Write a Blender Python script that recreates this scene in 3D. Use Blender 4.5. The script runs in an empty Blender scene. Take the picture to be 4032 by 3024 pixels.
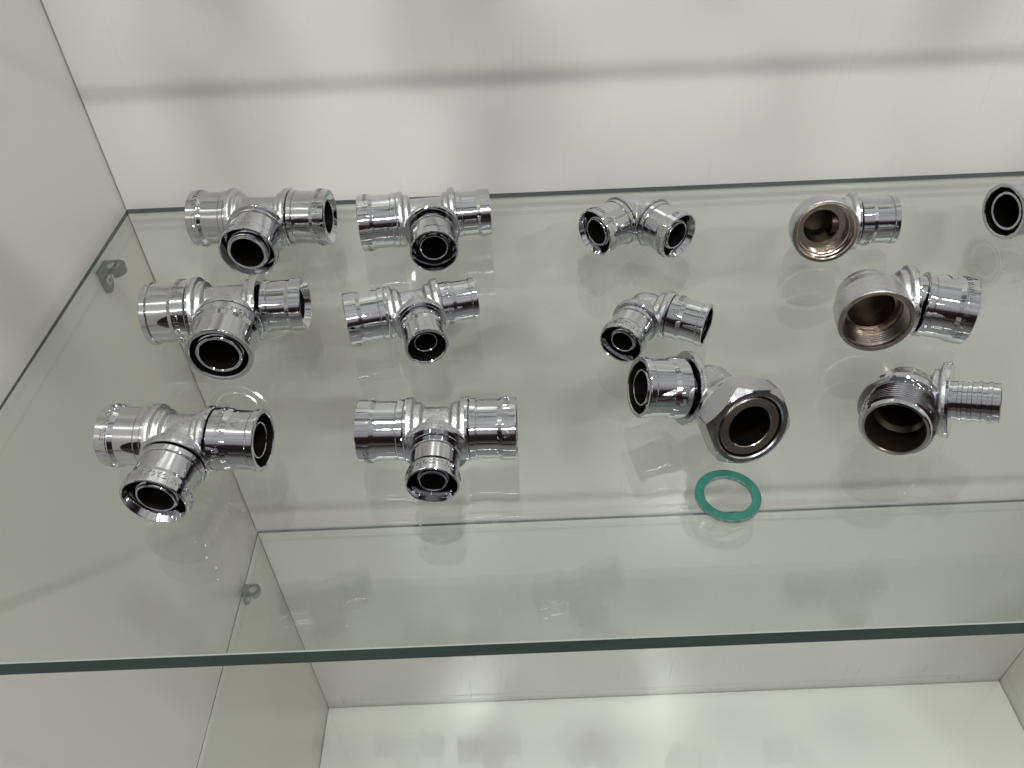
import bpy, bmesh, math, random
from math import pi, cos, sin, radians
from mathutils import Matrix, Vector, Euler
C = bpy.context.scene.collection
K = 0.00125                      # one drawing unit (about a millimetre) in metres

# ------------------------------------------------------------------ camera
cam_d = bpy.data.cameras.new('camera'); cam = bpy.data.objects.new('camera', cam_d); C.objects.link(cam)
cam_d.sensor_width = 36.0; cam_d.lens = 28.004; cam_d.clip_start = 0.01; cam_d.clip_end = 60.0
cam.location = (241.425*K, -453.452*K, 248.710*K)
cam.rotation_euler = (radians(47.56322617), radians(1.89976804), radians(-1.46763527))
bpy.context.scene.camera = cam

# ------------------------------------------------------------------ world: the dim hall around the cabinet
world = bpy.data.worlds.new('World'); bpy.context.scene.world = world; world.use_nodes = True
nt = world.node_tree; nt.nodes.clear()
def N(nt, t, **kw):
    n = nt.nodes.new(t)
    for k, v in kw.items(): setattr(n, k, v)
    return n
wo = N(nt, 'ShaderNodeOutputWorld'); bg = N(nt, 'ShaderNodeBackground'); nt.links.new(bg.outputs[0], wo.inputs[0])
tc = N(nt, 'ShaderNodeTexCoord'); sx = N(nt, 'ShaderNodeSeparateXYZ'); nt.links.new(tc.outputs['Generated'], sx.inputs[0])
mr = N(nt, 'ShaderNodeMapRange'); mr.inputs[1].default_value = -1; mr.inputs[2].default_value = 1
nt.links.new(sx.outputs['Z'], mr.inputs[0])
ramp = N(nt, 'ShaderNodeValToRGB'); nt.links.new(mr.outputs[0], ramp.inputs[0])
cr = ramp.color_ramp
stops = [(0.0, (.30, .30, .30)), (.25, (.20, .19, .19)), (.36, (.13, .12, .117)), (.44, (.085, .066, .062)), (.50, (.022, .016, .017)), (.60, (.016, .013, .014)), (.665, (.045, .022, .022)), (.69, (.06, .04, .04)), (.71, (.26, .24, .25)),
         (.80, (.46, .46, .48)), (1.0, (.60, .60, .61))]
while len(cr.elements) < len(stops): cr.elements.new(.5)
for e, (p_, c_) in zip(cr.elements, stops): e.position = p_; e.color = (*c_, 1)
mp = N(nt, 'ShaderNodeMapping'); mp.inputs['Scale'].default_value = (7, 7, .9); nt.links.new(tc.outputs['Generated'], mp.inputs[0])
nz = N(nt, 'ShaderNodeTexNoise'); nz.inputs['Scale'].default_value = 1.0; nz.inputs['Detail'].default_value = 3; nt.links.new(mp.outputs[0], nz.inputs[0])
r2 = N(nt, 'ShaderNodeMapRange'); r2.inputs[1].default_value = .35; r2.inputs[2].default_value = .65; r2.inputs[3].default_value = .75; r2.inputs[4].default_value = 1.2
nt.links.new(nz.outputs[0], r2.inputs[0])
mx = N(nt, 'ShaderNodeVectorMath', operation='SCALE'); nt.links.new(ramp.outputs[0], mx.inputs[0]); nt.links.new(r2.outputs[0], mx.inputs['Scale'])
nt.links.new(mx.outputs[0], bg.inputs[0]); bg.inputs[1].default_value = 1.0

# ------------------------------------------------------------------ lamps: pairs of ceiling tubes in the hall, plus added overhead fill
def lamp(x, y, z, w, h, power, aim=(300, 0, 0), col=(1, .985, .96)):
    d = bpy.data.lights.new('tube_or_fill_lamp', 'AREA'); d.shape = 'RECTANGLE'; d.size = w*K; d.size_y = h*K; d.energy = power; d.color = col
    o = bpy.data.objects.new('tube_or_fill_lamp', d); C.objects.link(o); o.location = (x*K, y*K, z*K)
    o.rotation_euler = (Vector(aim)*K - o.location).to_track_quat('-Z', 'Y').to_euler()
    return o
for x, w_, p_ in ((-800, 240, 6.3), (250, 900, 12.0), (1550, 240, 12.0)):
    for dy in (-30, 30):
        lamp(x, -2570+dy, 2170-dy*.8, w_, 28, p_)
for x in (-60, 620):  # added fill lamps over the front, to brighten the cabinet floor
    lamp(x, -600, 1550, 150, 70, 15.0, aim=(x, -200, 0))

for x, y in ((-900, -1500), (-350, -2050), (80, -1500), (560, -2050), (900, -1450), (1500, -1950), (300, -3300), (1000, -3300)):
    d = bpy.data.lights.new('ceiling_spot', 'AREA'); d.shape = 'DISK'; d.size = 42*K; d.energy = .8; d.color = (1, .99, .98)
    o = bpy.data.objects.new('ceiling_spot', d); C.objects.link(o); o.location = (x*K, y*K, 2200*K)
    o.rotation_euler = (Vector((300, 0, 0))*K - o.location).to_track_quat('-Z', 'Y').to_euler()

vs = bpy.context.scene.view_settings
vs.view_transform = 'Standard'; vs.look = 'None'; vs.exposure = 0.0; vs.gamma = 1.0; vs.use_curve_mapping = False
cyc = bpy.context.scene.cycles
cyc.max_bounces = 24; cyc.transparent_max_bounces = 40; cyc.glossy_bounces = 12; cyc.diffuse_bounces = 5
cyc.use_denoising = True; cyc.sample_clamp_indirect = 16.0; cyc.caustics_reflective = True; cyc.blur_glossy = 0.0

# ------------------------------------------------------------------ materials
def mat(name):
    m = bpy.data.materials.new(name); m.use_nodes = True; nt = m.node_tree
    return m, nt, nt.nodes['Principled BSDF']
def link(nt, a, b): nt.links.new(a, b)
def noise(nt, scale, detail=4, mapping=None, rough=.55, coord='Object'):
    tc = N(nt, 'ShaderNodeTexCoord'); n = N(nt, 'ShaderNodeTexNoise'); n.inputs['Scale'].default_value = scale; n.inputs['Detail'].default_value = detail
    n.inputs['Roughness'].default_value = rough
    if mapping:
        mp = N(nt, 'ShaderNodeMapping'); mp.inputs['Scale'].default_value = mapping; link(nt, tc.outputs[coord], mp.inputs[0]); link(nt, mp.outputs[0], n.inputs[0])
    else: link(nt, tc.outputs[coord], n.inputs[0])
    return n
def rampn(nt, fac, stops):
    r = N(nt, 'ShaderNodeValToRGB'); link(nt, fac, r.inputs[0]); e = r.color_ramp.elements
    while len(e) < len(stops): e.new(.5)
    for q, (p_, c_) in zip(e, stops): q.position = p_; q.color = (*c_, 1) if len(c_) == 3 else c_
    return r
def rng(nt, fac, a, b, c, d):
    r = N(nt, 'ShaderNodeMapRange'); link(nt, fac, r.inputs[0])
    for i, v in enumerate((a, b, c, d)): r.inputs[i+1].default_value = v
    return r
def bump(nt, h, bs, strength, dist):
    b = N(nt, 'ShaderNodeBump'); b.inputs['Strength'].default_value = strength; b.inputs['Distance'].default_value = dist
    link(nt, h, b.inputs['Height']); link(nt, b.outputs[0], bs.inputs['Normal']); return b

def chrome_mat(name, base, rough, var=.03, bstr=.04):
    m, nt, bs = mat(name); bs.inputs['Metallic'].default_value = 1.0; bs.inputs['Base Color'].default_value = (*base, 1)
    n = noise(nt, 900, 3); link(nt, rng(nt, n.outputs[0], .3, .7, rough, rough+var).outputs[0], bs.inputs['Roughness'])
    n2 = noise(nt, 420, 2); bump(nt, n2.outputs[0], bs, bstr, .0001)
    return m
M_CHROME = chrome_mat('polished_chrome', (.60, .607, .625), .015, .03, .02)
M_CAST, nt, bs = mat('sandblasted_chrome')
bs.inputs['Metallic'].default_value = 1; n = noise(nt, 260, 3)
link(nt, rampn(nt, n.outputs[0], [(.3, (.53, .535, .55)), (.7, (.60, .60, .615))]).outputs[0], bs.inputs['Base Color'])
n = noise(nt, 3200, 2); n3 = noise(nt, 1500, 2)
link(nt, rng(nt, n3.outputs[0], .35, .65, .24, .36).outputs[0], bs.inputs['Roughness'])
ad = N(nt, 'ShaderNodeMath', operation='ADD'); link(nt, n.outputs[0], ad.inputs[0]); link(nt, n3.outputs[0], ad.inputs[1])
bump(nt, ad.outputs[0], bs, .36, .00022)
M_BORE_SHADE, nt, bs = mat('brass_bore_shade'); bs.inputs['Metallic'].default_value = .6; bs.inputs['Roughness'].default_value = .45  # bore colour painted near-black to stand in for the shade inside
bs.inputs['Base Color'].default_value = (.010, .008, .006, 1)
M_BRONZE, nt, bs = mat('machined_nickel_brass'); bs.inputs['Metallic'].default_value = 1
n = noise(nt, 500, 3, (1, 1, 1)); link(nt, rampn(nt, n.outputs[0], [(.3, (.39, .345, .30)), (.7, (.52, .465, .41))]).outputs[0], bs.inputs['Base Color'])
bs.inputs['Roughness'].default_value = .19; bump(nt, n.outputs[0], bs, .08, .0003)
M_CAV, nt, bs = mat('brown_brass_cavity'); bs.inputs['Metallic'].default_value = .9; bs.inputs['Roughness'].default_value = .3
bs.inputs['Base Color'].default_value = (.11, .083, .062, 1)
M_NUTF = chrome_mat('brushed_nut_face', (.34, .34, .36), .22, .12, .2)
M_NUT = chrome_mat('satin_chrome_nut', (.56, .565, .58), .17, .10, .22)
M_STEEL, nt, bs = mat('zinc_bracket'); bs.inputs['Metallic'].default_value = 1; bs.inputs['Base Color'].default_value = (.20, .225, .21, 1); bs.inputs['Roughness'].default_value = .35

# green fibre washer: saturated faces, pale cut edges
def washer_mat(name, c1, c2, sc):
    m, nt, bs = mat(name); n = noise(nt, sc, 5); link(nt, rampn(nt, n.outputs[0], [(.35, c1), (.65, c2)]).outputs[0], bs.inputs['Base Color'])
    bs.inputs['Roughness'].default_value = .55; bump(nt, n.outputs[0], bs, .25, .0003); return m
M_GREEN = washer_mat('green_fibre', (.009, .10, .072), (.015, .140, .100), 260)
M_PALE = washer_mat('cut_fibre_edge', (.13, .24, .20), (.36, .52, .46), 520)

# white laminate with a faint vertical grain
def laminate(name, base, rough, axis_scale, bstr=.12):
    m, nt, bs = mat(name)
    n0 = noise(nt, 3.0, 3); link(nt, rampn(nt, n0.outputs[0], [(.3, tuple(c*.965 for c in base)), (.7, base)]).outputs[0], bs.inputs['Base Color'])
    n = noise(nt, 1.0, 3, axis_scale); link(nt, rng(nt, n.outputs[0], .3, .7, rough, rough+.05).outputs[0], bs.inputs['Roughness'])
    bump(nt, n.outputs[0], bs, bstr, .0006); bs.inputs['IOR'].default_value = 1.5
    return m
M_BACK = laminate('white_laminate_back', (.80, .779, .772), .27, (420, 420, 9), .03)
M_SIDE = laminate('white_laminate_side', (.80, .776, .744), .28, (900, 900, 14), .002)
M_FLOOR = laminate('white_laminate_floor', (.90, .888, .870), .32, (14, 420, 420), .005)
M_SEAM, nt, bs = mat('dark_panel_joint'); bs.inputs['Base Color'].default_value = (.36, .34, .31, 1); bs.inputs['Roughness'].default_value = .8

# float glass faces: tinted transparency with a Schlick mirror coat
M_GLASS = bpy.data.materials.new('float_glass'); M_GLASS.use_nodes = True; nt = M_GLASS.node_tree; nt.nodes.clear()
out = N(nt, 'ShaderNodeOutputMaterial'); mix = N(nt, 'ShaderNodeMixShader'); tr = N(nt, 'ShaderNodeBsdfTransparent'); gl = N(nt, 'ShaderNodeBsdfGlossy')
tr.inputs[0].default_value = (.941, .958, .938, 1); gl.inputs['Roughness'].default_value = .012; gl.inputs[0].default_value = (1, 1, 1, 1)
geo = N(nt, 'ShaderNodeNewGeometry'); dt = N(nt, 'ShaderNodeVectorMath', operation='DOT_PRODUCT'); link(nt, geo.outputs['Normal'], dt.inputs[0]); link(nt, geo.outputs['Incoming'], dt.inputs[1])
ab = N(nt, 'ShaderNodeMath', operation='ABSOLUTE'); link(nt, dt.outputs['Value'], ab.inputs[0])
su = N(nt, 'ShaderNodeMath', operation='SUBTRACT'); su.inputs[0].default_value = 1; link(nt, ab.outputs[0], su.inputs[1])
pw = N(nt, 'ShaderNodeMath', operation='POWER'); link(nt, su.outputs[0], pw.inputs[0]); pw.inputs[1].default_value = 5
ml = N(nt, 'ShaderNodeMath', operation='MULTIPLY_ADD'); link(nt, pw.outputs[0], ml.inputs[0]); ml.inputs[1].default_value = .957; ml.inputs[2].default_value = .07
link(nt, ml.outputs[0], mix.inputs[0]); link(nt, tr.outputs[0], mix.inputs[1]); link(nt, gl.outputs[0], mix.inputs[2]); link(nt, mix.outputs[0], out.inputs[0])
M_EDGE, nt, bs = mat('green_glass_edge'); bs.inputs['Base Color'].default_value = (.020, .040, .032, 1); bs.inputs['Roughness'].default_value = .22
n = noise(nt, 60, 3, (1, 6, 6)); link(nt, rampn(nt, n.outputs[0], [(.3, (.014, .036, .028)), (.7, (.024, .058, .047))]).outputs[0], bs.inputs['Base Color'])
M_BEVEL, nt, bs = mat('ground_glass_bevel'); bs.inputs['Base Color'].default_value = (.30, .34, .31, 1); bs.inputs['Roughness'].default_value = .3

# ------------------------------------------------------------------ mesh helpers (drawing units)
def finish(name, bm, mats, parent=None, smooth=40):
    for v in bm.verts: v.co *= K
    me = bpy.data.meshes.new(name); bm.to_mesh(me); bm.free()
    for m in (mats if isinstance(mats, (list, tuple)) else [mats]): me.materials.append(m)
    for p_ in me.polygons: p_.use_smooth = True
    me.set_sharp_from_angle(angle=radians(smooth))
    o = bpy.data.objects.new(name, me); C.objects.link(o)
    if parent: o.parent = parent
    return o
def tag(o, label=None, cat=None, group=None, kind=None):
    if label: o['label'] = label
    if cat: o['category'] = cat
    if group: o['group'] = group
    if kind: o['kind'] = kind
    return o
def empty(name, x, y, z, rz, label, cat, group=None):
    o = bpy.data.objects.new(name, None); C.objects.link(o); o.empty_display_size = .01
    o.location = (x*K, y*K, z*K); o.rotation_euler = (0, 0, rz); return tag(o, label, cat, group)
def box(bm, x0, x1, y0, y1, z0, z1, mi=0, bev=0):
    vs = [bm.verts.new((x, y, z)) for x in (x0, x1) for y in (y0, y1) for z in (z0, z1)]
    fs = [(0, 1, 3, 2), (4, 6, 7, 5), (0, 4, 5, 1), (2, 3, 7, 6), (0, 2, 6, 4), (1, 5, 7, 3)]
    out = [bm.faces.new([vs[i] for i in f]) for f in fs]
    for f in out: f.material_index = mi
    if bev: bmesh.ops.bevel(bm, geom=list({e for f in out for e in f.edges}), offset=bev, segments=2, affect='EDGES', profile=.5)
    return out
def lathe(bm, prof, mi=0, n=64, closed=False, wob=0):
    """profile of (a, r) round the local +X axis; a 3rd entry sets the material index of the band that starts there"""
    rings = []
    for q in prof:
        a, r = q[0], q[1]
        if r < 1e-6: rings.append([bm.verts.new((a, 0, 0))])
        else: rings.append([bm.verts.new((a, -r*sin(2*pi*i/n), r*cos(2*pi*i/n))) for i in range(n)])
    m = len(rings)
    for k in range(m if closed else m-1):
        A, B = rings[k], rings[(k+1) % m]; q = prof[k]; mm = q[2] if len(q) > 2 else mi
        for i in range(n):
            j = (i+1) % n
            if len(A) == 1 and len(B) == 1: continue
            if len(A) == 1: f = bm.faces.new((A[0], B[i], B[j]))
            elif len(B) == 1: f = bm.faces.new((A[i], B[0], A[j]))
            else: f = bm.faces.new((A[i], B[i], B[j], A[j]))
            f.material_index = mm
AX = {'R': Matrix.Identity(4), 'L': Matrix.Rotation(pi, 4, 'Z'), 'F': Matrix.Rotation(-pi/2, 4, 'Z')}
def turn(bm, M):
    bmesh.ops.transform(bm, matrix=M, verts=bm.verts[:])
    bmesh.ops.recalc_face_normals(bm, faces=bm.faces[:])

# ---- lettering: glyph meshes bent round a sleeve
def glyphs(txt, size, ext):
    cu = bpy.data.curves.new('glyph', 'FONT'); cu.body = txt; cu.size = size; cu.extrude = ext; cu.offset = .05; cu.resolution_u = 2; cu.space_character = 1.12
    ob = bpy.data.objects.new('glyph', cu); C.objects.link(ob)
    dg = bpy.context.evaluated_depsgraph_get(); ev = ob.evaluated_get(dg); me = bpy.data.meshes.new_from_object(ev)
    out = ([v.co.copy() for v in me.vertices], [tuple(p_.vertices) for p_ in me.polygons])
    bpy.data.objects.remove(ob); bpy.data.curves.remove(cu); bpy.data.meshes.remove(me)
    return out
GC = {}
def letter_ring(bm, txt, size, r, a0, up, i0, t0, mi=0):
    """bends txt round radius r at axial baseline a0; letters' up is +X if up>0; character number i0 sits at angle t0"""
    if (txt, size) not in GC:
        vs_, fs_ = glyphs(txt, size, .34)
        GC[(txt, size)] = (vs_, fs_, max(v.x for v in vs_))
    vs_, fs_, wd = GC[(txt, size)]
    x0 = wd*(i0+.5)/len(txt)
    nv = []
    for v in vs_:
        t = radians(t0) + (v.x-x0)/r*(1 if up > 0 else -1)
        rr = r+v.z; a = a0 + (v.y if up > 0 else -v.y)
        nv.append(bm.verts.new((a, -rr*sin(t), rr*cos(t))))
    for f in fs_:
        try: bm.faces.new([nv[i] for i in f]).material_index = mi
        except ValueError: pass

# ---- compression sleeve.  a1 = outer end of the sleeve on its arm
SL = {15.6: 21.5, 13.05: 19.4, 10.5: 18.0}
INS = {15.6: (10.55, 8.95), 13.05: (7.85, 6.95), 10.5: (5.75, 5.0)}
SIZE = {15.6: '32', 13.05: '26', 10.5: '20'}
def sleeve_bm(r, wide_out, text=(0, 0), L=None):
    L = L or SL[r]; bm = bmesh.new()
    P = [(0, .958*r), (.18, .985*r), (.5, r), (.30*L, r), (.30*L+1.9, .944*r), (L-3.5, .940*r), (L-3.3, .925*r), (L-3.05, .925*r), (L-2.95, .97*r), (L-2.7, .985*r), (L-.5, .985*r), (L-.12, .97*r), (L, .945*r),
         (L, .855*r), (L-.35, .835*r, 1), (5.0, .835*r, 0), (4.6, .80*r), (4.2, .79*r), (.25, .925*r), (0, .942*r)]
    # position 0 is the wide lip, L the beaded end; local +X runs outward along the arm from sleeve start 0 to L
    prof = [((L-q[0]) if wide_out else q[0],)+tuple(q[1:]) for q in P]
    lathe(bm, prof, n=80, closed=True)
    bmesh.ops.recalc_face_normals(bm, faces=bm.faces[:])
    h = .13*L if r < 11 else .115*L
    txt = 'USA VAILLESON Ø%sX3   ' % SIZE[r]
    size = 3.4 if r > 11 else 2.9
    for rep in (0, 1):
        if wide_out: letter_ring(bm, txt, size, r, L-.27*L+.1, 1, text[0]+rep*len(txt), text[1])
        else: letter_ring(bm, txt, size, r, .27*L-.1, -1, text[0]+rep*len(txt), text[1])
        if size*.62*len(txt)*2 > 2*pi*r: break
    return bm
def insert_bm(a0, a1, ro, ri, ribs=None):
    bm = bmesh.new(); prof = [(a0, ro)]
    for c in (ribs or [a1-2.2, a1-5.6, a1-9.0, a1-12.4]):
        if c-1 > a0: prof
    cs = sorted(c for c in (ribs or [a1-2.2, a1-5.6, a1-9.0, a1-12.4]) if c-1.2 > a0)
    for c in cs: prof += [(c-.95, ro), (c-.75, ro+.45), (c+.55, ro+.45), (c+.85, ro)]
    prof += [(a1-.5, ro), (a1-.1, ro-.25), (a1, ro-.45), (a1, ri+.15), (a1-.15, ri, 1), (a0+1, ri, 1), (a0+1, 0, 1)]
    lathe(bm, prof, n=64); return bm

# ---- cast body: solids fused by a voxel remesh so that the joints get fillets
def remesh(bm, voxel=.42, smooth=7, cutters=None):
    me = bpy.data.meshes.new('tmp'); bm.to_mesh(me); bm.free()
    o = bpy.data.objects.new('tmp', me); C.objects.link(o)
    m = o.modifiers.new('r', 'REMESH'); m.mode = 'VOXEL'; m.voxel_size = voxel
    s = o.modifiers.new('s', 'SMOOTH'); s.factor = .5; s.iterations = smooth
    tmp = []
    for cb in (cutters or []):
        cm = bpy.data.meshes.new('cut'); cb.to_mesh(cm); cb.free(); co = bpy.data.objects.new('cut', cm); C.objects.link(co); tmp.append(co)
        b = o.modifiers.new('b', 'BOOLEAN'); b.operation = 'DIFFERENCE'; b.object = co; b.solver = 'EXACT'
    dg = bpy.context.evaluated_depsgraph_get(); ev = o.evaluated_get(dg); r = bpy.data.meshes.new_from_object(ev)
    out = bmesh.new(); out.from_mesh(r)
    for t in tmp+[o]: 
        d = t.data; bpy.data.objects.remove(t); bpy.data.meshes.remove(d)
    bpy.data.meshes.remove(r)
    return out
def solid(bm, prof, arm):
    b = bmesh.new(); lathe(b, prof, n=56); turn(b, AX[arm])
    me = bpy.data.meshes.new('t'); b.to_mesh(me); b.free(); bm.from_mesh(me); bpy.data.meshes.remove(me)
def ball(bm, r, c=(0, 0, 0)):
    bmesh.ops.create_icosphere(bm, subdivisions=4, radius=r, matrix=Matrix.Translation(c))
def arm_solid(bm, arm, rb, ac, rc, start=0, ring=True):
    """tube of radius rb that ends in a collar rc whose flat face is at ac"""
    p_ = [(start, 0), (start, rb)]
    if ring: p_ += [(ac-7.4, rb), (ac-7.0, rb+.25*(rc-rb)), (ac-6.3, rb+.5*(rc-rb)), (ac-4.2, rb+.52*(rc-rb))]
    else: p_ += [(ac-6, rb)]
    p_ += [(ac-3.7, rb+.62*(rc-rb)), (ac-3.5, rc-.6), (ac-2.9, rc), (ac, rc), (ac, 0)]
    solid(bm, p_, arm)
BODY = {}
def body_obj(key, builder, parent, M, cutters=None, mats=None, voxel=.34, smooth=3):
    bm = bmesh.new(); builder(bm); bm = remesh(bm, voxel, smooth, cutters() if cutters else None)
    bmesh.ops.transform(bm, matrix=M, verts=bm.verts[:])
    return finish('cast_body', bm, mats or M_CAST, parent, 50)

def local(cz, pitch, roll): return Matrix.Translation((0, 0, cz)) @ Matrix.Rotation(pitch, 4, 'Y') @ Matrix.Rotation(roll, 4, 'X')
def add(name, bm, mats, parent, M, arm, off=0, smooth=16):
    turn(bm, M @ AX[arm] @ Matrix.Translation((off, 0, 0)))
    return finish(name, bm, mats, parent, smooth)
def collar_face(parent, M, arm, ac, rc):      # machined, polished front face of the collar
    bm = bmesh.new(); lathe(bm, [(ac-1.2, rc+.03), (ac-.3, rc+.05), (ac+.12, rc-.3), (ac+.12, 2)], n=64)
    return add('collar', bm, M_CHROME, parent, M, arm)

def fitting(name, x, y, cz, yaw, pitch, roll, label, cat, arms, rb, rc, group, z=0):
    """arms: {arm: (sleeve radius, outer end, wide_out, insert end, text, slack)}"""
    root = empty(name, x, y, z, radians(yaw), label, cat, group); M = local(cz, radians(pitch), radians(roll))
    ac = {a: v[1]-SL[v[0]]-v[5] for a, v in arms.items()}
    def build(bm):
        ball(bm, rb*1.0)
        for a in arms: arm_solid(bm, a, rb, ac[a], rc[a] if isinstance(rc, dict) else rc)
    body_obj(name, build, root, M)
    for a, (r, end, wo_, ie, tx, slack) in arms.items():
        rcc = rc[a] if isinstance(rc, dict) else rc
        collar_face(root, M, a, ac[a], rcc)
        add('sleeve', sleeve_bm(r, wo_, tx), [M_CHROME, M_BORE_SHADE], root, M, a, end-SL[r], 9)
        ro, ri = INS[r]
        add('pipe_insert', insert_bm(ac[a]-.5, ie, ro, ri), [M_CHROME, M_BORE_SHADE], root, M, a)
    return root

# ------------------------------------------------------------------ the cabinet (white laminate)
W, D, FZ, TOP = 810, 345, 683, 420
cab = empty('display_cabinet', 0, 0, -FZ, 0, 'white laminate display cabinet holding the glass shelves of fittings', 'cabinet')
def panel(name, b, m, z0=FZ):
    bm = bmesh.new(); x0, x1, y0, y1, za, zb = b; box(bm, x0, x1, y0, y1, za+z0, zb+z0, bev=.6); return finish(name, bm, m, cab, 30)
panel('back_panel', (0, W, 0, 16, -FZ-16, TOP), M_BACK)
panel('side_panel', (-18, -.6, -D, 16, -FZ-16, TOP), M_SIDE)
panel('side_panel', (W+.6, W+18, -D, 16, -FZ-16, TOP), M_SIDE)
panel('floor_panel', (0, W, -D, -.6, -FZ-16, -FZ), M_FLOOR)
bm = bmesh.new()
for b in ((-.8, 0, -.15, 1, 0, TOP+FZ), (W, W+.8, -.15, 1, 0, TOP+FZ)): box(bm, *b)
box(bm, 0, W, -.75, .5, -1.5, -.2)
finish('joint', bm, M_SEAM, cab)
for hx, hz in ((745, -672), (757, -671)):
    q = bmesh.new(); bmesh.ops.create_circle(q, cap_ends=True, radius=1.1, segments=20, matrix=Matrix.Translation((hx, -.15, hz+FZ)) @ Matrix.Rotation(pi/2, 4, 'X')); finish('screw_hole', q, M_SEAM, cab)

# ------------------------------------------------------------------ glass shelves
def shelf(z, label):
    root_z = z-8
    g, T, Df = 3.5, 8.0, 312.15; x0, x1 = 2.6, W-2.6
    bm = bmesh.new(); c = .35
    # cross-section in y-z (front bevelled), swept along x
    sec = [(-g, 0), (-g, T-3.1), (-g, T), (-Df+c, T), (-Df, T-c), (-Df, c), (-Df+c, 0)]
    A = [bm.verts.new((x0, y, zz)) for y, zz in sec]; B = [bm.verts.new((x1, y, zz)) for y, zz in sec]
    mi = [0, 1, 0, 2, 1, 2, 0]
    for i in range(7):
        j = (i+1) % 7; f = bm.faces.new((A[i], B[i], B[j], A[j])); f.material_index = mi[i]
    for Q in (A, B):
        bm.faces.new((Q[1], Q[2], Q[3], Q[4])).material_index = 1
        bm.faces.new((Q[0], Q[1], Q[4], Q[5], Q[6])).material_index = 0
    bmesh.ops.recalc_face_normals(bm, faces=bm.faces[:])
    o = finish('glass_shelf', bm, [M_GLASS, M_EDGE, M_BEVEL], None, 1); o.location = (0, 0, root_z*K)
    return tag(o, label, 'shelf', 'glass shelves of the cabinet')
shelf(0, 'greenish glass shelf that carries the chrome pipe fittings')
shelf(-330, 'lower glass shelf seen through the one with the fittings, empty')
shelf(330, 'glass shelf above the fittings, near the top of the cabinet')

# ------------------------------------------------------------------ shelf clips
def clip(y, z, label, group='metal shelf clips on the left wall'):
    root = empty('shelf_clip', -.6, y, z-24, 0, label, 'clip', group); H = 24
    # bracket: rounded horizontal tab + rounded wall tab
    bm = bmesh.new()
    def slab(pts, nrm, th):
        A = [bm.verts.new(p_) for p_ in pts]; B = [bm.verts.new(tuple(p_[i]+nrm[i]*th for i in range(3))) for p_ in pts]
        bm.faces.new(A); bm.faces.new(B[::-1])
        for i in range(len(A)): j = (i+1) % len(A); bm.faces.new((A[i], B[i], B[j], A[j]))
    w = 7.2
    hp = [(.6, -w, H-.4), (11, -w, H-.4)]+[(11+w*.85*cos(t), w*sin(t), H-.4) for t in [radians(-90+15*k) for k in range(1, 12)]]+[(11, w, H-.4), (.6, w, H-.4)]
    slab(hp, (0, 0, -1), 1.6)
    rim = [(p_[0]*1.0, p_[1], H-2.0) for p_ in hp[1:-1]]
    inn = [(11+(p_[0]-11)*.86, p_[1]*.86, H-2.0) for p_ in rim]
    R1 = [bm.verts.new(p_) for p_ in rim]; R2 = [bm.verts.new((p_[0], p_[1], H-5.6)) for p_ in rim]; I1 = [bm.verts.new(p_) for p_ in inn]; I2 = [bm.verts.new((p_[0], p_[1], H-5.6)) for p_ in inn]
    for i in range(len(R1)-1):
        bm.faces.new((R1[i], R1[i+1], R2[i+1], R2[i])); bm.faces.new((I1[i], I2[i], I2[i+1], I1[i+1])); bm.faces.new((R2[i], R2[i+1], I2[i+1], I2[i]))
    w2 = 6.4; b0 = H-19
    vp = [(.7, -w2, H-2.1), (.7, -w2, b0+w2*.7)]+[(.7, -w2*cos(t), b0+w2*.7-w2*sin(t)) for t in [radians(15*k) for k in range(1, 12)]]+[(.7, w2, b0+w2*.7), (.7, w2, H-2.1)]
    slab(vp, (1, 0, 0), 1.3)
    bmesh.ops.recalc_face_normals(bm, faces=bm.faces[:]); finish('bracket', bm, M_STEEL, root, 35)
    bm = bmesh.new(); lathe(bm, [(0, 0), (0, 3.6), (.8, 3.5), (1.3, 2.8), (1.3, 2.2), (.9, 1.9), (.9, 0)], n=32); turn(bm, Matrix.Translation((2.0, 0, H-11.5)))
    sc = finish('screw', bm, M_CHROME, root)
    bm = bmesh.new(); box(bm, 2.92, 3.0, -1.9, 1.9, H-11.9, H-11.1); box(bm, 2.92, 3.0, -.4, .4, H-13.4, H-9.6); finish('screw_slot', bm, M_SEAM, sc)
    bm = bmesh.new(); lathe(bm, [(0, 0), (0, 3.9), (.25, 3.9), (.3, 3.0), (.12, 2.8), (.12, 0)], n=32); turn(bm, Matrix.Translation((9.5, 0, H-.4)) @ Matrix.Rotation(-pi/2, 4, 'Y'))
    finish('pad', bm, M_CHROME, root); root.scale = (.88, .88, .88); root.location.z += 24*.12*K
clip(-54, -8.3, 'metal clip under the back left corner of the fittings shelf')
clip(-60, -338.3, 'metal clip under the left side of the lower empty glass shelf')

# ------------------------------------------------------------------ the press fittings on the shelf
GT = 'chrome tee fittings on the glass shelf'; GE = 'chrome elbow fittings on the glass shelf'
r32, r26, r20 = 15.6, 13.05, 10.5
T1 = fitting('tee_fitting', 102.9, -49.9, 16.6, -3.6, 0, 0, 'large chrome tee fitting in the back left corner of the shelf, front sleeve flared', 'pipe tee',
    {'L': (r32, 40.0, True, 38.5, (0, -38), .2), 'R': (r32, 37.9, True, 36.8, (6, 150), .3), 'F': (r32, 36.3, True, 36.6, (3, 150), .1)}, 11.6, 16.5, GT)
fitting('tee_fitting', 198.2, -55.4, 15.6, 5.2, 0, 0, 'back row chrome tee with a thick left sleeve and thin flared front sleeve', 'pipe tee',
    {'L': (r32, 40.1, True, 38, (0, -120), .1), 'R': (r26, 33.3, True, 32, (4, 180), .1), 'F': (r26, 36.5, True, 32.2, (4, 180), 2.0)}, 11.0, {'L': 15.5, 'R': 15.5, 'F': 15.4}, GT)
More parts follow.
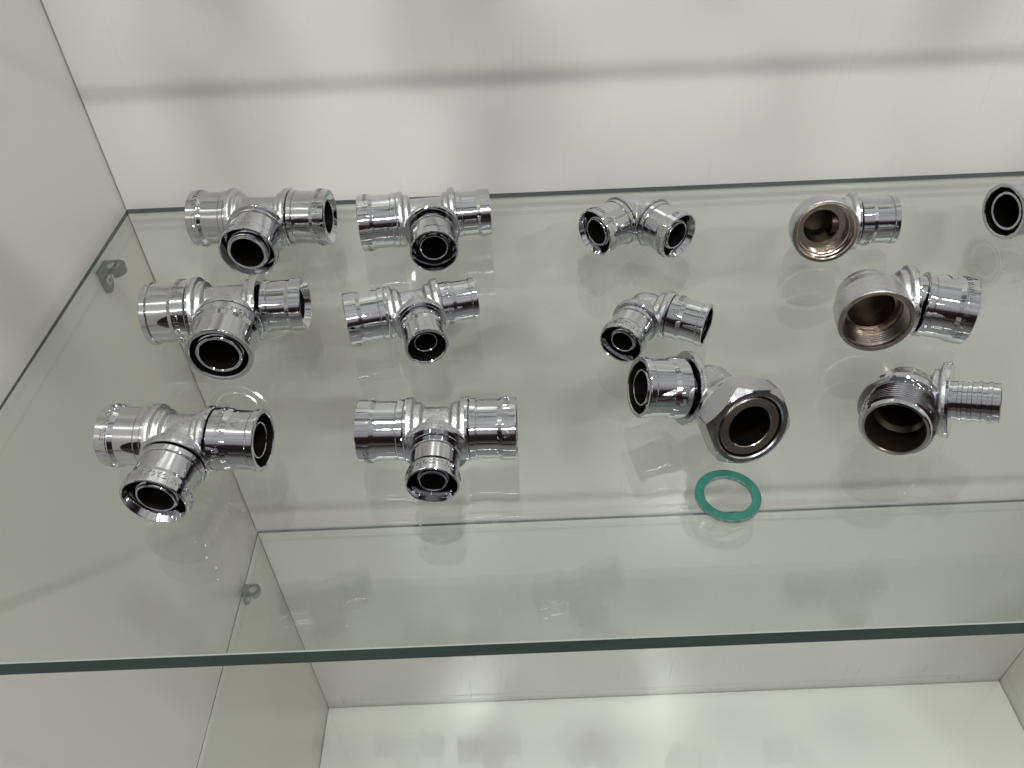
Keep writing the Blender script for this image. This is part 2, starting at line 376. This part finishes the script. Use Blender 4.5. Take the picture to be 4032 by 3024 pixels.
fitting('tee_fitting', 105.2, -135.9, 16.6, 2.1, 0, 0, 'large chrome tee between two others by the left wall, its front rim thick and blunt', 'pipe tee',
    {'L': (r32, 40.4, False, 39, (3, -5), .6), 'R': (r26, 35.1, True, 33, (3, 180), 1.4), 'F': (r32, 36.1, False, 35.6, (5, 8), .3)}, 11.4, {'L': 16.5, 'R': 16.4, 'F': 16.0}, GT)
fitting('tee_fitting', 194.8, -137.2, 13.1, 12.3, 0, 0, 'smallest chrome tee fitting, turned slightly, in the middle of the second column', 'pipe tee',
    {'L': (r26, 34.6, True, 33, (10, 150), .5), 'R': (r20, 29.6, False, 28, (10, 82), .2), 'F': (r20, 31.2, False, 27.6, (7, 12), .4)}, 9.0, {'L': 12.9, 'R': 12.9, 'F': 12.6}, GT)
fitting('tee_fitting', 104.7, -221.0, 13.9, -5.8, 0, 0, 'front left chrome tee whose flared front sleeve points to the lower left', 'pipe tee',
    {'L': (r26, 33.0, True, 31.5, (9, -58), .1), 'R': (r26, 32.7, False, 31.1, (0, 74), .5), 'F': (r26, 34.4, True, 32.6, (14, -48), .6)}, 9.8, 13.8, GT)
fitting('tee_fitting', 208.9, -222.0, 13.6, -1.6, 0, 0, 'front chrome tee of the second column with a narrow flared front sleeve', 'pipe tee',
    {'L': (r26, 32.3, True, 30.5, (0, 120), .2), 'R': (r26, 32.7, True, 31, (17, 28), .2), 'F': (r20, 30.7, True, 28.3, (12, 10), .3)}, 9.4, 13.5, GT)
fitting('elbow_fitting', 313.5, -58.1, 14.2, -52.7, 0, 0, 'chrome elbow at the back with both flared sleeves opening to the front', 'pipe elbow',
    {'F': (r26, 31.9, True, 30.2, (9, 20), .2), 'R': (r26, 33.4, True, 31.4, (9, 70), .2)}, 9.6, 13.9, GE)
fitting('elbow_fitting', 306.2, -143.6, 11.9, -29.7, 0, 0, 'smaller chrome elbow in the middle with one flared and one rimmed sleeve', 'pipe elbow',
    {'F': (r20, 30.7, True, 28.5, (8, -10), .2), 'R': (r20, 31.4, False, 23, (0, 56), .2)}, 7.9, 11.6, GE)
for o_ in list(bpy.data.objects):
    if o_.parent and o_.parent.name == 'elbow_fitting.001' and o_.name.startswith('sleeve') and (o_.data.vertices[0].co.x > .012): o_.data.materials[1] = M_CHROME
# the one cut by the right edge of the photograph
fitting('elbow_fitting', 545.8, -68.3, 16.2, 12.9, 0, 0, 'large chrome fitting at the right edge, its thick rimmed sleeve open to the left', 'pipe elbow',
    {'L': (r32, 35.3, False, 33.5, (8, 190), .3), 'F': (r32, 36, True, 34, (8, 0), .3)}, 11.4, 16.1, GE)

# ---- elbow with a big hexagonal union nut
def hex_nut(a0, a1, flat, rin, phase, cham=40):
    bm = bmesh.new(); n = 120; tn = math.tan(radians(cham)); rc = flat*.985
    def R(t):
        u = (t-phase+pi/6) % (pi/3) - pi/6 + 0.0
        u2 = ((t-phase) % (pi/3))-pi/6
        return min(flat/cos(u2), flat/cos(pi/6)-.25)
    rings = []
    def ring(fn): rings.append([bm.verts.new((fn(2*pi*i/n)[0], -fn(2*pi*i/n)[1]*sin(2*pi*i/n), fn(2*pi*i/n)[1]*cos(2*pi*i/n))) for i in range(n)])
    ring(lambda t: (a0+1, rin)); ring(lambda t: (a0, rin)); ring(lambda t: (a0, rc-.6))
    ring(lambda t: (a0+max(.15, (R(t)-rc)*tn), R(t)))
    ring(lambda t: (a1-max(.15, (R(t)-rc)*tn), R(t)))
    ring(lambda t: (a1, rc-.35)); ring(lambda t: (a1, rin+.5)); ring(lambda t: (a1-.5, rin)); ring(lambda t: (a1-7, rin)); ring(lambda t: (a1-7, 13.0))
    mi = [1, 0, 0, 0, 0, 2, 0, 1, 1]
    for k in range(len(rings)-1):
        for i in range(n):
            j = (i+1) % n; bm.faces.new((rings[k][i], rings[k+1][i], rings[k+1][j], rings[k][j])).material_index = mi[k]
    return bm
x, y, cz = 325.4, -204.2, 13.5
root = empty('union_elbow', x, y, 0, radians(-77.1), 'chrome elbow with a big hexagonal union nut behind the green washer', 'pipe elbow', None)
M = local(cz, radians(-15.4), radians(-13.3))
acF = 33.6-SL[r26]-1.5
def b_(bm):
    ball(bm, 10.2); arm_solid(bm, 'F', 9.2, acF-1, 13.5, ring=False)
    solid(bm, [(0, 0), (0, 10.0), (11, 10.4), (14, 11.4), (16.5, 13.4), (18, 14.3), (22.5, 14.4), (22.5, 0)], 'R')
    solid(bm, [(acF-4.6, 0), (acF-4.6, 10), (acF-3.2, 15.3), (acF-2.6, 15.9), (acF, 15.9), (acF, 0)], 'F')
def nut_bore():
    c = bmesh.new(); lathe(c, [(7, 0), (7, 9.2), (26, 9.2), (26, 0)], n=64); turn(c, AX['R']); return [c]
body_obj('union', b_, root, M, nut_bore)
collar_face(root, M, 'F', acF, 15.9)
add('sleeve', sleeve_bm(r26, False, (15, 60)), [M_CHROME, M_BORE_SHADE], root, M, 'F', 33.8-SL[r26]-.3, 9)
add('pipe_insert', insert_bm(acF-.5, 32.6, *INS[r26]), [M_CHROME, M_BORE_SHADE], root, M, 'F')
bm = bmesh.new(); lathe(bm, [(18.3, 12), (18.7, 14.4), (19.8, 15.5), (21.6, 15.6), (22.7, 14.9), (23.2, 14.2), (24.0, 14.4)], n=72); add('bead_ring', bm, M_CHROME, root, M, 'R')
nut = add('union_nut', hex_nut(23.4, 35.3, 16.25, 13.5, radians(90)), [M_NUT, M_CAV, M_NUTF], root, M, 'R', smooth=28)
bm = bmesh.new(); lathe(bm, [(28, 12.9), (34.0, 12.9), (34.5, 12.4), (34.6, 12.2), (34.6, 9.1), (34.3, 8.85, 1), (8, 8.85, 1), (8, 0, 1)], n=72); add('sealing_face', bm, [M_BRONZE, M_BORE_SHADE], root, M, 'R')

# ---- elbows with a female thread
def socket_profile(a1, ro, ri, rb, depth, threads):
    p_ = [(a1-.9, ro+.02), (a1-.1, ro-.25), (a1+.12, ro-.6), (a1+.12, ri+.3), (a1-.5, ri)]
    a = a1-2.0; r = ri-.15
    for k in range(threads):
        p_ += [(a, r+.2), (a-.6, r-.85), (a-.75, r-.85), (a-1.35, r+.2)]; a -= 1.55
    p_ += [(a-.1, r), (a-.2, r-1.2), (a1-depth, r-1.4), (a1-depth-.1, rb+.1), (a1-depth-.5, rb, 1), (a1-depth-9, rb, 1), (a1-depth-9, 0, 1)]
    return p_
def boss_cut(a1, r, depth, rb, deep=10.5):
    def f():
        c = bmesh.new(); lathe(c, [(a1-depth-deep, 0), (a1-depth-deep, rb+.4), (a1-depth-.4, rb+.4), (a1-depth-.4, r), (a1+4, r), (a1+4, 0)], n=64); turn(c, AX['F']); return [c]
    return f
# back right: plain female socket
x, y, cz = 411.0, -76.7, 14.6
root = empty('threaded_elbow', x, y, 0, radians(-6.2), 'back row chrome elbow with a wide bronze coloured socket facing the front', 'pipe elbow', 'female threaded elbows')
M = local(cz, radians(-3.6), radians(-13.1)); AR = 18.6
def b_(bm):
    ball(bm, 13.6, (0, 1.5, 0)); solid(bm, [(-3, 0), (-3, 12.5), (0, 15.2), (4, 16.6), (9, 17.05), (16.4, 17.05), (16.4, 0)], 'F')
    arm_solid(bm, 'R', 10.6, AR, 15.5)
body_obj('fem', b_, root, M, boss_cut(16.4, 16.2, 9.5, 9.3, 17))
bm = bmesh.new(); lathe(bm, [(15.2, 17.1), (16.1, 17.05), (16.5, 16.4), (16.5, 15.2), (15.9, 14.6), (14.0, 14.35), (13.6, 13.6), (12.4, 13.4), (12.0, 12.9), (8.6, 12.6), (7.0, 12.4), (6.8, 9.3), (6.4, 9.0, 1), (-6, 8.8, 1), (-9, 7.0, 1), (-9.5, 0, 1)], n=80)
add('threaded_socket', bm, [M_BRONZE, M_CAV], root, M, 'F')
bm = bmesh.new(); lathe(bm, [(5.6, 6.2), (9.2, 6.4), (9.2, 7.0), (5.6, 7.1)], n=48, closed=True); add('inner_port', bm, M_CAV, root, M, 'R')
collar_face(root, M, 'R', AR, 15.5)
add('sleeve', sleeve_bm(r26, False, (8, 200)), [M_CHROME, M_BORE_SHADE], root, M, 'R', 39.3-SL[r26], 9)
add('pipe_insert', insert_bm(AR-.5, 37.4, *INS[r26]), [M_CHROME, M_BORE_SHADE], root, M, 'R')
# middle right: threaded socket and a sleeve that has slid off askew
x, y, cz = 411.5, -150.0, 16.4
root = empty('threaded_elbow', x, y, 0, radians(-9), 'chrome elbow with visible inner thread and a crooked loose sleeve on its right', 'pipe elbow', 'female threaded elbows')
M = local(cz, radians(-5.0), radians(-3.5)); AR = 19.4; FA = 19.0
def b_(bm):
    ball(bm, 14.0, (0, 1.0, 0)); solid(bm, [(-4, 0), (-4, 11.5), (0, 15.0), (5, 16.4), (10, 16.75), (FA, 16.8), (FA, 0)], 'F')
    arm_solid(bm, 'R', 11.2, AR, 16.0)
body_obj('fem2', b_, root, M, boss_cut(FA, 16.0, 11.5, 10.6))
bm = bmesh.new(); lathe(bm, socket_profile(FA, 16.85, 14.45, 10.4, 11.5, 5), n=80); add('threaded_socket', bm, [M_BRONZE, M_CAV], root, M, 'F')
collar_face(root, M, 'R', AR, 16.0)
add('pipe_insert', insert_bm(AR-.5, 38, *INS[r32]), [M_CHROME, M_BORE_SHADE], root, M, 'R')
SLV = (434.0, -154.6, 16.3, -17.0, 3.0)      # start point (world), yaw, pitch of the loose sleeve
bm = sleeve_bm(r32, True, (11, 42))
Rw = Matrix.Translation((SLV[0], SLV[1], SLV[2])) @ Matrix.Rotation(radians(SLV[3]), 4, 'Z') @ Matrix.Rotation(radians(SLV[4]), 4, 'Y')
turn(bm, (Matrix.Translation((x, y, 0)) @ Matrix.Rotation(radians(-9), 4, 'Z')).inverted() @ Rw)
finish('sleeve', bm, [M_CHROME, M_BORE_SHADE], root, 9)['label'] = 'loose crooked sleeve'

# ---- elbow with a male thread and a bare barbed stub
x, y, cz = 404.1, -215.2, 14.3
root = empty('male_thread_elbow', x, y, 0, radians(-28.8), 'front right chrome elbow with a coarse outer thread and a bare ribbed stub', 'pipe elbow', None)
M = local(cz, radians(-17.0), radians(-9.0)); AR = 17.2
def b_(bm):
    ball(bm, 12.4, (0, 1, 0)); solid(bm, [(-3, 0), (-3, 11), (0, 13), (5, 14.6), (7.6, 15.6), (8.2, 16.3), (11.7, 16.3), (11.7, 0)], 'F')
    arm_solid(bm, 'R', 9.6, AR, 15.6)
body_obj('male', b_, root, M, boss_cut(11.7, 11.6, 10.2, 9.6))
prof = [(7.9, 15.4), (8.4, 16.35), (8.7, 16.5), (11.3, 16.5), (11.7, 16.1), (11.75, 13.2)]
a = 11.9
for k in range(8): prof += [(a, 12.7), (a+.6, 14.0), (a+.75, 14.0), (a+1.35, 12.7)]; a += 1.5
prof += [(24.4, 13.1), (25.3, 12.7), (25.7, 12.2), (25.7, 11.3, 1), (25.2, 10.95, 1), (10.8, 10.7, 2), (9.3, 9.3, 1), (8.9, 8.9, 1), (0, 8.7, 1), (-6, 8.4, 1), (-8, 6, 1), (-8.4, 0, 1)]
bm = bmesh.new(); lathe(bm, prof, n=96); add('outer_thread', bm, [M_CHROME, M_CAV, M_BRONZE], root, M, 'F')
collar_face(root, M, 'R', AR, 15.6)
add('ribbed_stub', insert_bm(AR-.5, 34.6, 7.9, 6.6, ribs=[20.6, 24.1, 27.5, 31.0]), [M_CHROME, M_BORE_SHADE], root, M, 'R')

# ------------------------------------------------------------------ green washer
bm = bmesh.new(); ro, ri, h = 12.8, 9.3, 2.0
lathe(bm, [(0, ri+.1, 1), (0, ro-.1, 1), (.12, ro, 1), (h-.12, ro, 0), (h, ro-.12, 0), (h, ri+.12, 0), (h-.12, ri, 1), (.12, ri, 1)], n=96, closed=True)
turn(bm, Matrix.Rotation(-pi/2, 4, 'Y'))
wz = finish('sealing_washer', bm, [M_GREEN, M_PALE], None, 40); wz.location = (323.7*K, -253.0*K, .05*K)
tag(wz, 'flat green fibre washer lying on the glass in front of the nut', 'washer')

# ------------------------------------------------------------------ fittings on the shelf above (they throw the soft shadows on the back wall)
def copy_tree(o, parent=None):
    c = o.copy(); C.objects.link(c); c.parent = parent
    for ch in o.children: copy_tree(ch, c)
    return c
ups = [(70, -60, 10, 'upper shelf chrome tee by the left wall, out of the picture'), (180, -110, -20, 'upper shelf chrome tee, second from the left at the back'), (290, -60, 15, 'upper shelf chrome tee near the middle at the back'),
       (400, -140, 0, 'upper shelf chrome tee right of the middle'), (510, -70, 5, 'upper shelf chrome tee towards the right at the back'),
       (40, -150, 80, 'upper shelf chrome tee close to the left wall, turned sideways'), (620, -120, 30, 'upper shelf chrome tee furthest right'), (300, -150, 60, 'upper shelf chrome tee in the very middle, turned sideways'),
       (110, -230, 0, 'upper shelf chrome tee at the front left'), (240, -220, 8, 'upper shelf chrome tee at the front, left of the middle'), (380, -240, -8, 'upper shelf chrome tee at the front, right of the middle')]
for ux, uy, ur, lb in ups:
    c = copy_tree(T1); c.location = (ux*K, uy*K, 330*K); c.rotation_euler = (0, 0, radians(ur)); c['label'] = lb; c['group'] = 'chrome tee fittings on the shelf above'
